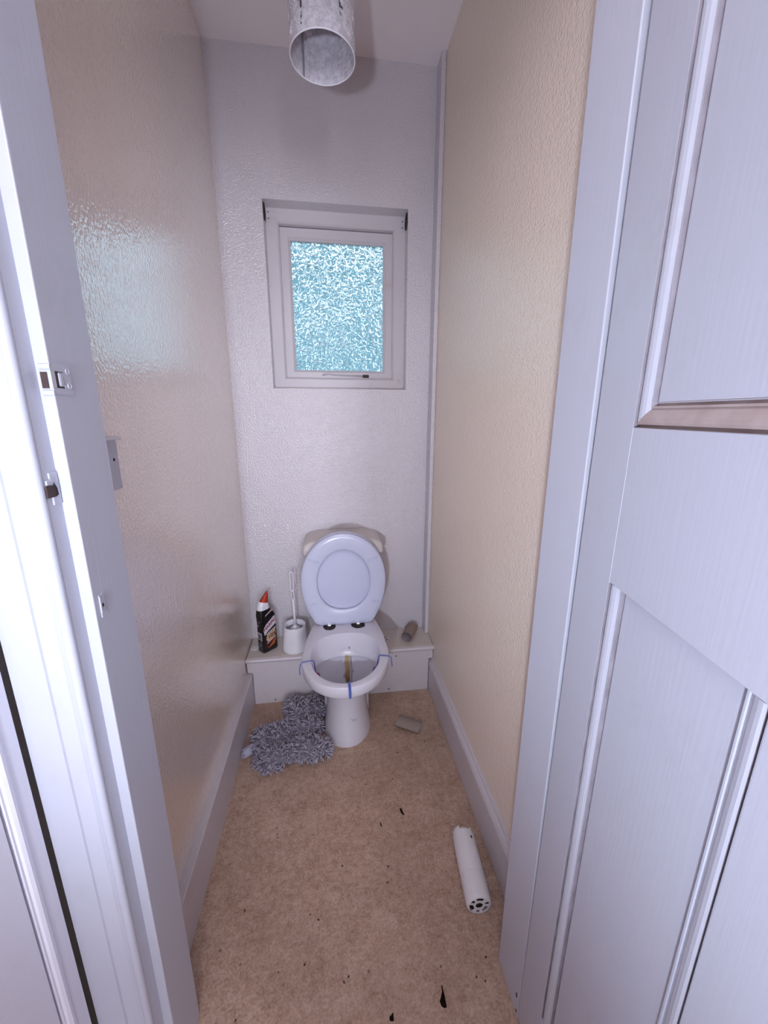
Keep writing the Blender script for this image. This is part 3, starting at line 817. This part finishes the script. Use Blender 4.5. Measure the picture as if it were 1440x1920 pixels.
# ------------------------------------------------------------------ cardboard rolls
def roll(name, label, c, yaw, L, rx, rz, mat, inmat, group='empty cardboard toilet roll tubes'):
    t = thing(name, label, 'roll tube', (c[0], c[1], c[2]-rz), group)
    n = 36
    def rg(xx, s): return [Vector((xx, rx*s*cos(2*pi*k/n), rz*s*sin(2*pi*k/n))) for k in range(n)]
    q = 1-.0014/rx
    R4 = Matrix.Translation((c[0], c[1], c[2]+.0004)) @ Matrix.Rotation(yaw, 4, 'Z')
    bm = B(); loft(bm, [rg(-L/2, q), rg(-L/2, 1), rg(L/2, 1), rg(L/2, q)], False, False); xf(bm, R4); obj('outer_wall', bm, mat, t, smooth=True, angle=40)
    bm = B(); loft(bm, [rg(-L/2, q), rg(L/2, q)], False, False); xf(bm, R4); obj('inner_wall', bm, inmat, t, smooth=True, angle=40)
roll('roll_tube', 'empty cardboard roll tube lying on the ledge right of the toilet', (.752, -.088, LZ+.0265), radians(62), .100, .0265, .0265, 'cardboard', 'tube_inside')
roll('roll_tube', 'squashed cardboard roll tube lying on the brown floor right of the toilet', (.692, -.400, .0165), radians(-31), .100, .029, .0165, 'cardboard_pale', 'tube_inside')

# ------------------------------------------------------------------ white plastic cylinder on the floor
cyl = thing('plastic_cylinder', 'white plastic cylinder with a slotted end lying beside the right skirting', 'cylinder', (.76, -.95, 0))
Rc = .0335
a0, a1 = Vector((.7475, -1.050, Rc)), Vector((.7640, -.862, Rc))
ax = (a1-a0); Lc = ax.length; ax.normalize()
sd = Vector((0, 0, 1)).cross(ax).normalized()   # sideways
upv = ax.cross(sd)
cm = Matrix((sd, upv, ax)).transposed().to_4x4(); cm.translation = a0+Vector((0, 0, .0004))
N = 72
def cring(r, z, notch=False):
    pts = []
    for k in range(N):
        a = 2*pi*k/N
        zz = z
        if notch and sin(a-.25) > .80: zz = z-.008
        pts.append(Vector((r*cos(a), r*sin(a), zz)))
    return pts
bm = B(); loft(bm, [cring(.0265, 0), cring(.0300, .0012), cring(.0325, .0045), cring(Rc, .010), cring(Rc, .066), cring(Rc-.0005, .0665), cring(Rc-.0005, .0675), cring(Rc-.0002, .068), cring(Rc-.001, Lc-.016), cring(Rc-.004, Lc-.004, True), cring(Rc-.007, Lc, True), cring(Rc-.0095, Lc-.002, True), cring(Rc-.0075, Lc-.03), cring(.020, Lc-.035)], False, True)
xf(bm, cm); obj('body', bm, 'white_plastic', cyl, smooth=True, angle=35)
# slotted end plate: solid sectors with real openings
bm = B()
rads = [.0098, .0150, .0258, .0275]
def ep(r, a, z): return Vector((r*cos(a), r*sin(a), z))
slots = [(-10, 36), (58, 76), (88, 132), (158, 178), (204, 250), (268, 290), (322, 330)]
slots = [(68, 122), (24, 48), (150, 174), (-44, 8), (192, 242), (264, 290)]
def is_slot(deg):
    d = deg % 360
    return any((s % 360) <= d < (s % 360)+(e_-s) or (s % 360) <= d+360 < (s % 360)+(e_-s) for s, e_ in slots)
for k in range(N):
    a, b = 2*pi*k/N, 2*pi*(k+1)/N
    for i in range(3):
        if i == 1 and is_slot(math.degrees((a+b)/2)): continue
        bm.faces.new([bm.verts.new(ep(rads[i], a, .0006)), bm.verts.new(ep(rads[i+1], a, .0006)), bm.verts.new(ep(rads[i+1], b, .0006)), bm.verts.new(ep(rads[i], b, .0006))])
bmesh.ops.remove_doubles(bm, verts=bm.verts, dist=1e-5)
r_ = bmesh.ops.extrude_face_region(bm, geom=list(bm.faces)); bmesh.ops.translate(bm, verts=[v for v in r_['geom'] if isinstance(v, bmesh.types.BMVert)], vec=(0, 0, .0022))
xf(bm, cm); obj('slotted_end', bm, 'white_plastic', cyl)
bm = B(); loft(bm, [cring(.0262, .007), cring(.0262, .009)]); xf(bm, cm); obj('inner_core', bm, 'residue', cyl)
bm = B(); lathe(bm, [(.0036, 0), (.0032, .0006)], (0, 0, 0), 14)
for v in bm.verts: v.co.x *= .8; v.co.y *= 1.35
aa = radians(58)
xf(bm, cm @ Matrix.Translation((-(Rc-.0007)*cos(aa), (Rc-.0007)*sin(aa), Lc*.80)) @ Matrix.Rotation(pi/2-aa, 4, 'Z') @ Matrix.Rotation(radians(-90), 4, 'X'))
obj('side_hole', bm, 'dark_hole', cyl)

# ------------------------------------------------------------------ shaggy bath mat
mat_o = thing('bath_mat', 'crumpled grey shaggy bath mat on the floor left of the toilet foot', 'bath mat', (.20, -.42, 0))
LOB = [  # cx, cy, z, rx, ry, rz, yaw
    (.290, -.268, .026, .048, .066, .032, 8), (.222, -.274, .026, .044, .082, .036, 20), (.165, -.385, .016, .105, .062, .026, 38), (.270, -.368, .024, .062, .040, .032, 0),
    (.098, -.385, .014, .045, .040, .024, 50), (.285, -.478, .022, .080, .045, .034, -8), (.190, -.492, .020, .075, .036, .028, 12), (.140, -.508, .008, .055, .040, .014, 0), (.235, -.425, .012, .085, .055, .020, 20), (.115, -.450, .012, .050, .045, .020, 0)]
bm = B(); tufts = B()
rnd = random.Random(3)
for i, (cx, cy, cz, rx, ry, rz, yw) in enumerate(LOB):
    q = B(); bmesh.ops.create_uvsphere(q, u_segments=28, v_segments=16, radius=1)
    mm = Matrix.Translation((cx, cy, cz)) @ Matrix.Rotation(radians(yw), 4, 'Z') @ Matrix.Diagonal((rx, ry, rz, 1))
    mi = mm.to_3x3().inverted().transposed()
    for v in q.verts:
        w = v.co.copy(); v.co = mm @ v.co
        nz = noise.noise(v.co*38)*.006; v.co += (mi @ w).normalized()*nz
        v.co.z = max(.0012, v.co.z)
    tm = bpy.data.meshes.new('t'); q.to_mesh(tm); bm.from_mesh(tm); bpy.data.meshes.remove(tm); q.free()
    cnt = int(9500*(rx*ry+.6*(rx+ry)*rz)*6.4)
    for _ in range(cnt):
        zz = rnd.uniform(-.5, 1); a = rnd.uniform(0, 2*pi); rr = math.sqrt(max(0, 1-zz*zz))
        d = Vector((rr*cos(a), rr*sin(a), zz)); p = mm @ d; nn = (mi @ d).normalized()
        p += nn*(noise.noise(p*38)*.006)
        if p.z < .002: continue
        # skip strands that start inside another lobe
        inside = False
        for j, (ux, uy, uz, sx, sy, sz, w2) in enumerate(LOB):
            if j == i: continue
            dd = Vector((p.x-ux, p.y-uy, 0)); dd.rotate(Matrix.Rotation(radians(-w2), 3, 'Z'))
            if (dd.x/sx)**2+(dd.y/sy)**2+((p.z-uz)/sz)**2 < .9: inside = True; break
        if inside: continue
        clump = Vector((noise.noise(p*55), noise.noise(p*55+Vector((9, 3, 1))), 0))
        t1 = (nn*.55+Vector((rnd.gauss(0, .25), rnd.gauss(0, .25), .05))+clump*1.1).normalized()
        t2 = (t1+Vector((clump.x*1.2, clump.y*1.2, -.55))).normalized()
        L = rnd.uniform(.014, .023)
        pts = [p-nn*.002, p+t1*L*.5, p+t1*L*.5+t2*L*.5]
        for k in range(3): pts[k].z = max(.0016, pts[k].z)
        wd = rnd.uniform(.0020, .0031)
        sv = t1.cross(Vector((rnd.uniform(-1, 1), rnd.uniform(-1, 1), rnd.uniform(-1, 1)))).normalized(); tv = t1.cross(sv)
        rows = []
        for pt, r in zip(pts, (wd*.8, wd, wd*.55)):
            rows.append([tufts.verts.new(pt+sv*r), tufts.verts.new(pt-sv*r*.5+tv*r*.87), tufts.verts.new(pt-sv*r*.5-tv*r*.87)])
        for a_, b_ in zip(rows, rows[1:]):
            for k in range(3):
                tufts.faces.new((a_[k], a_[(k+1) % 3], b_[(k+1) % 3], b_[k]))
        tufts.faces.new(rows[-1])
obj('backing', bm, 'mat_base', mat_o, smooth=True)
obj('pile', tufts, 'mat_pile', mat_o, smooth=True, kind='stuff')
# bare rolled hem at the left end with a frayed edge
bm = B()
dirv = Vector((.045, .028, 0)).normalized(); sdv = Vector((-dirv.y, dirv.x, 0))
rows = []
for k in range(7):
    c = Vector((.030, -.452, 0))+dirv*(.062*k/6)
    hw = .020+.003*k/6; hz = .020+.006*k/6
    rows.append([c+sdv*(hw*cos(pi*q/12))+Vector((0, 0, .001+hz*sin(pi*q/12))) for q in range(13)])
loft(bm, rows, True, True)
hem = obj('hem', bm, 'mat_flap', mat_o, smooth=True, angle=50)
bm = B()
for k in range(26):
    q = pi*rnd.random(); c = Vector((.030, -.452, 0)); p = c+sdv*(.020*cos(q))+Vector((0, 0, .001+.020*sin(q)))
    tube(bm, [p+dirv*.003, p-dirv*.006+Vector((0, 0, .002)), p-dirv*rnd.uniform(.010, .014)+Vector((rnd.gauss(0, .002), rnd.gauss(0, .002), -.004+.002*rnd.random()))], [.0014, .0014, .0007], 4)
for v in bm.verts: v.co.z = max(.0012, v.co.z); v.co.x = max(.0255, v.co.x)
obj('fray', bm, 'mat_pile', hem, kind='stuff')

# ------------------------------------------------------------------ bits on the floor
def flake(name, label, cat, c, outline, mat, h=.0025, group=None):
    bm = B(); n = len(outline)
    a = [bm.verts.new((c[0]+x, c[1]+y, .0006)) for x, y in outline]
    top = bm.verts.new((c[0], c[1], h))
    b = [bm.verts.new((c[0]+x*.7, c[1]+y*.7, h*.8)) for x, y in outline]
    bm.faces.new(a)
    for i in range(n):
        bm.faces.new((a[i], a[(i+1) % n], b[(i+1) % n], b[i])); bm.faces.new((b[i], b[(i+1) % n], top))
    return tag(obj(name, bm, mat), label, cat, group)
flake('dried_leaf', 'black pear-shaped dried leaf on the floor near the right door jamb', 'leaf', (.613, -1.186), [(-.0065, -.008), (-.0085, 0), (-.004, .006), (.001, .014), (.002, .024), (.004, .024), (.005, .008), (.005, -.011), (-.001, -.012)], 'leaf')
flake('dried_leaf', 'small curved black flake in the middle of the brown floor', 'leaf', (.597, -.752), [(-.0055, .010), (-.002, .013), (.002, .010), (.003, 0), (.007, -.009), (.004, -.013), (-.001, -.007), (-.004, 0)], 'leaf')
flake('dried_leaf', 'rounded black flake at the bottom edge of the floor', 'leaf', (.495, -1.197), [(-.0055, -.003), (-.005, .003), (-.001, .0045), (.003, .008), (.0045, .007), (.004, .001), (.004, -.004), (0, -.005)], 'leaf')
bm = B(); tube(bm, [(.512, -.797, .0022), (.522, -.792, .0024), (.529, -.799, .0024), (.541, -.801, .0022)], [.0008, .0014, .0014, .0009], 6)
tw = obj('straw_piece', bm, 'straw', smooth=True); tag(tw, 'tiny pale straw on the floor beside the curved black flake', 'straw')
bm = B(); tube(bm, [(.522, -.779, .003), (.523, -.786, .003), (.526, -.793, .003)], [.0015, .002, .001], 6); obj('twig', bm, 'grit', tw)
bm = B()
for (x, y) in [(.488, -.638), (.139, -.959), (.332, -1.004), (.242, -1.091), (.302, -1.086), (.394, -1.128), (.405, -1.12), (.522, -.945), (.16, -1.156), (.386, -.852), (.397, -.887), (.718, -1.169), (.70, -1.16), (.529, -.906), (.31, -.99), (.62, -.52), (.74, -.48), (.66, -.60), (.585, -.63), (.49, -.60), (.735, -1.13)]:
    q = B(); bmesh.ops.create_icosphere(q, subdivisions=1, radius=1)
    s = rnd.uniform(.0016, .0030); xf(q, Matrix.Translation((x, y, s*.45)) @ Matrix.Rotation(rnd.random()*3, 4, 'Z') @ Matrix.Diagonal((s*.8, s*1.3, s*.45, 1)))
    tm = bpy.data.meshes.new('t'); q.to_mesh(tm); bm.from_mesh(tm); bpy.data.meshes.remove(tm); q.free()
g = obj('grit', bm, 'grit', kind='stuff'); tag(g, 'dark specks of grit scattered over the brown vinyl floor', 'grit')

# ------------------------------------------------------------------ wall plate half hidden by the left jamb
pl = thing('roll_holder_bracket', 'small flat white bracket on the left wall beside the door jamb', 'bracket', (0, -.985, 1.13))
bm = B(); box(bm, .0003, -1.045, 1.135, .004, -.958, 1.228, .001); obj('plate', bm, 'white_gloss', pl)
bm = B(); box(bm, .0003, -1.045, 1.226, .016, -.960, 1.232, .0015); obj('lip', bm, 'white_plastic', pl)
bm = B(); lathe(bm, [(.003, 0), (.0025, .0008)], (0, 0, 0), 10); xf(bm, Matrix.Translation((.004, -.9745, 1.190)) @ Matrix.Rotation(radians(90), 4, 'Y')); obj('screw_hole', bm, 'dark_hole', pl)

# ------------------------------------------------------------------ pendant shade
pc = Vector((.407, -.585, 0))
pend = thing('pendant_light', 'white lace-pattern cylinder lampshade hanging from the ceiling', 'light', (pc.x, pc.y, H))
R, Z0, Z1 = .0765, 2.10, 2.335
n, rows_ = 84, 34
holes = set()
for (k0, r0, shape) in [(54, 8, 2), (54, 3, 1), (46, 5, 2), (61, 8, 2), (70, 7, 2), (81, 6, 2), (80, 2, 1), (61, 18, 3), (55, 21, 3), (50, 20, 3), (69, 17, 2), (43, 17, 2), (30, 19, 3), (5, 9, 2), (75, 22, 3), (58, 29, 3), (66, 27, 3), (48, 29, 3), (36, 26, 2), (80, 14, 2)]:
    for dr in range(-shape, shape+1):
        wd = max(0, int((shape-abs(dr))*.6))
        for dk in range(-wd, wd+1):
            if rnd.random() < .9: holes.add(((k0+dk) % n, r0+dr))
bm = B()
vg = [[bm.verts.new((pc.x+R*cos(2*pi*k/n), pc.y+R*sin(2*pi*k/n), Z0+(Z1-Z0)*r/rows_)) for k in range(n)] for r in range(rows_+1)]
for r in range(rows_):
    for k in range(n):
        if (k, r) in holes: continue
        bm.faces.new((vg[r][k], vg[r][(k+1) % n], vg[r+1][(k+1) % n], vg[r+1][k]))
ext = bmesh.ops.extrude_face_region(bm, geom=list(bm.faces))
for v in [v for v in ext['geom'] if isinstance(v, bmesh.types.BMVert)]:
    d = Vector((v.co.x-pc.x, v.co.y-pc.y, 0)).normalized(); v.co -= d*.0012
shade = obj('shade', bm, 'shade', pend, smooth=True, angle=50)
bm = B(); tube(bm, [(pc.x+R*cos(2*pi*k/64), pc.y+R*sin(2*pi*k/64), Z0) for k in range(64)], .0016, 8, True)
obj('bottom_rim', bm, 'brush_plastic', shade, smooth=True)
bm = B(); box(bm, -.004, -.0012, 0, .0015, .0012, Z1-Z0-.002); xf(bm, Matrix.Translation((pc.x+(R-.0018)*cos(2.25), pc.y+(R-.0018)*sin(2.25), Z0+.001)) @ Matrix.Rotation(2.25-pi/2, 4, 'Z'))
obj('seam', bm, 'ink_grey', shade)
# embossed roses
proto = None
for r in range(5):
    for k in range(11):
        a = 2*pi*(k+.5*(r % 2))/11; zc = Z0+.030+r*.044
        mt_ = Matrix.Translation((pc.x+R*cos(a)-pend.location.x, pc.y+R*sin(a)-pend.location.y, zc-pend.location.z)) @ Matrix.Rotation(a+pi/2, 4, 'Z')
        if proto is None:
            bm = B()
            tube(bm, [(.011*cos(2*pi*q/12), .0006, .011*sin(2*pi*q/12)) for q in range(12)], .0016, 5, True)
            tube(bm, [((.0065-.0004*q)*cos(.7*q), .0008, (.0065-.0004*q)*sin(.7*q)) for q in range(14)], .0014, 5)
            for q in range(5):
                a2 = 2*pi*q/5; tube(bm, [(.011*cos(a2), .0005, .011*sin(a2)), (.0165*cos(a2+.25), .0003, .0165*sin(a2+.25)), (.0175*cos(a2+.7), .0, .0175*sin(a2+.7))], [.0012, .0018, .0006], 5)
            # bend onto the cylinder
            for v in bm.verts: v.co.y += R-math.sqrt(max(0, R*R-v.co.x**2))
            proto = obj('rosette', bm, 'shade', shade, smooth=True, local=True); o = proto
        else:
            o = proto.copy(); COL.objects.link(o); o.parent = shade
        o.matrix_local = mt_
bm = B(); tube(bm, [(pc.x, pc.y, Z1-.03), (pc.x, pc.y, H-.03)], .004, 8); obj('flex', bm, 'white_plastic', pend, smooth=True)
bm = B(); lathe(bm, [(.02, 0), (.02, .05), (.012, .055)], (pc.x, pc.y, Z1-.06), 16); obj('lampholder', bm, 'white_plastic', pend, smooth=True, angle=40)
for k in range(3):
    bm = B(); a = 2*pi*k/3+.4; tube(bm, [(pc.x+.018*cos(a), pc.y+.018*sin(a), Z1-.006), (pc.x+(R-.001)*cos(a), pc.y+(R-.001)*sin(a), Z1-.004)], .0015, 6)
    obj('carrier_arm', bm, 'white_plastic', pend)
bm = B(); lathe(bm, [(.045, 0), (.045, -.012), (.028, -.030), (.008, -.034)], (pc.x, pc.y, H-.0005), 24); obj('ceiling_rose', bm, 'white_plastic', pend, smooth=True, angle=40)
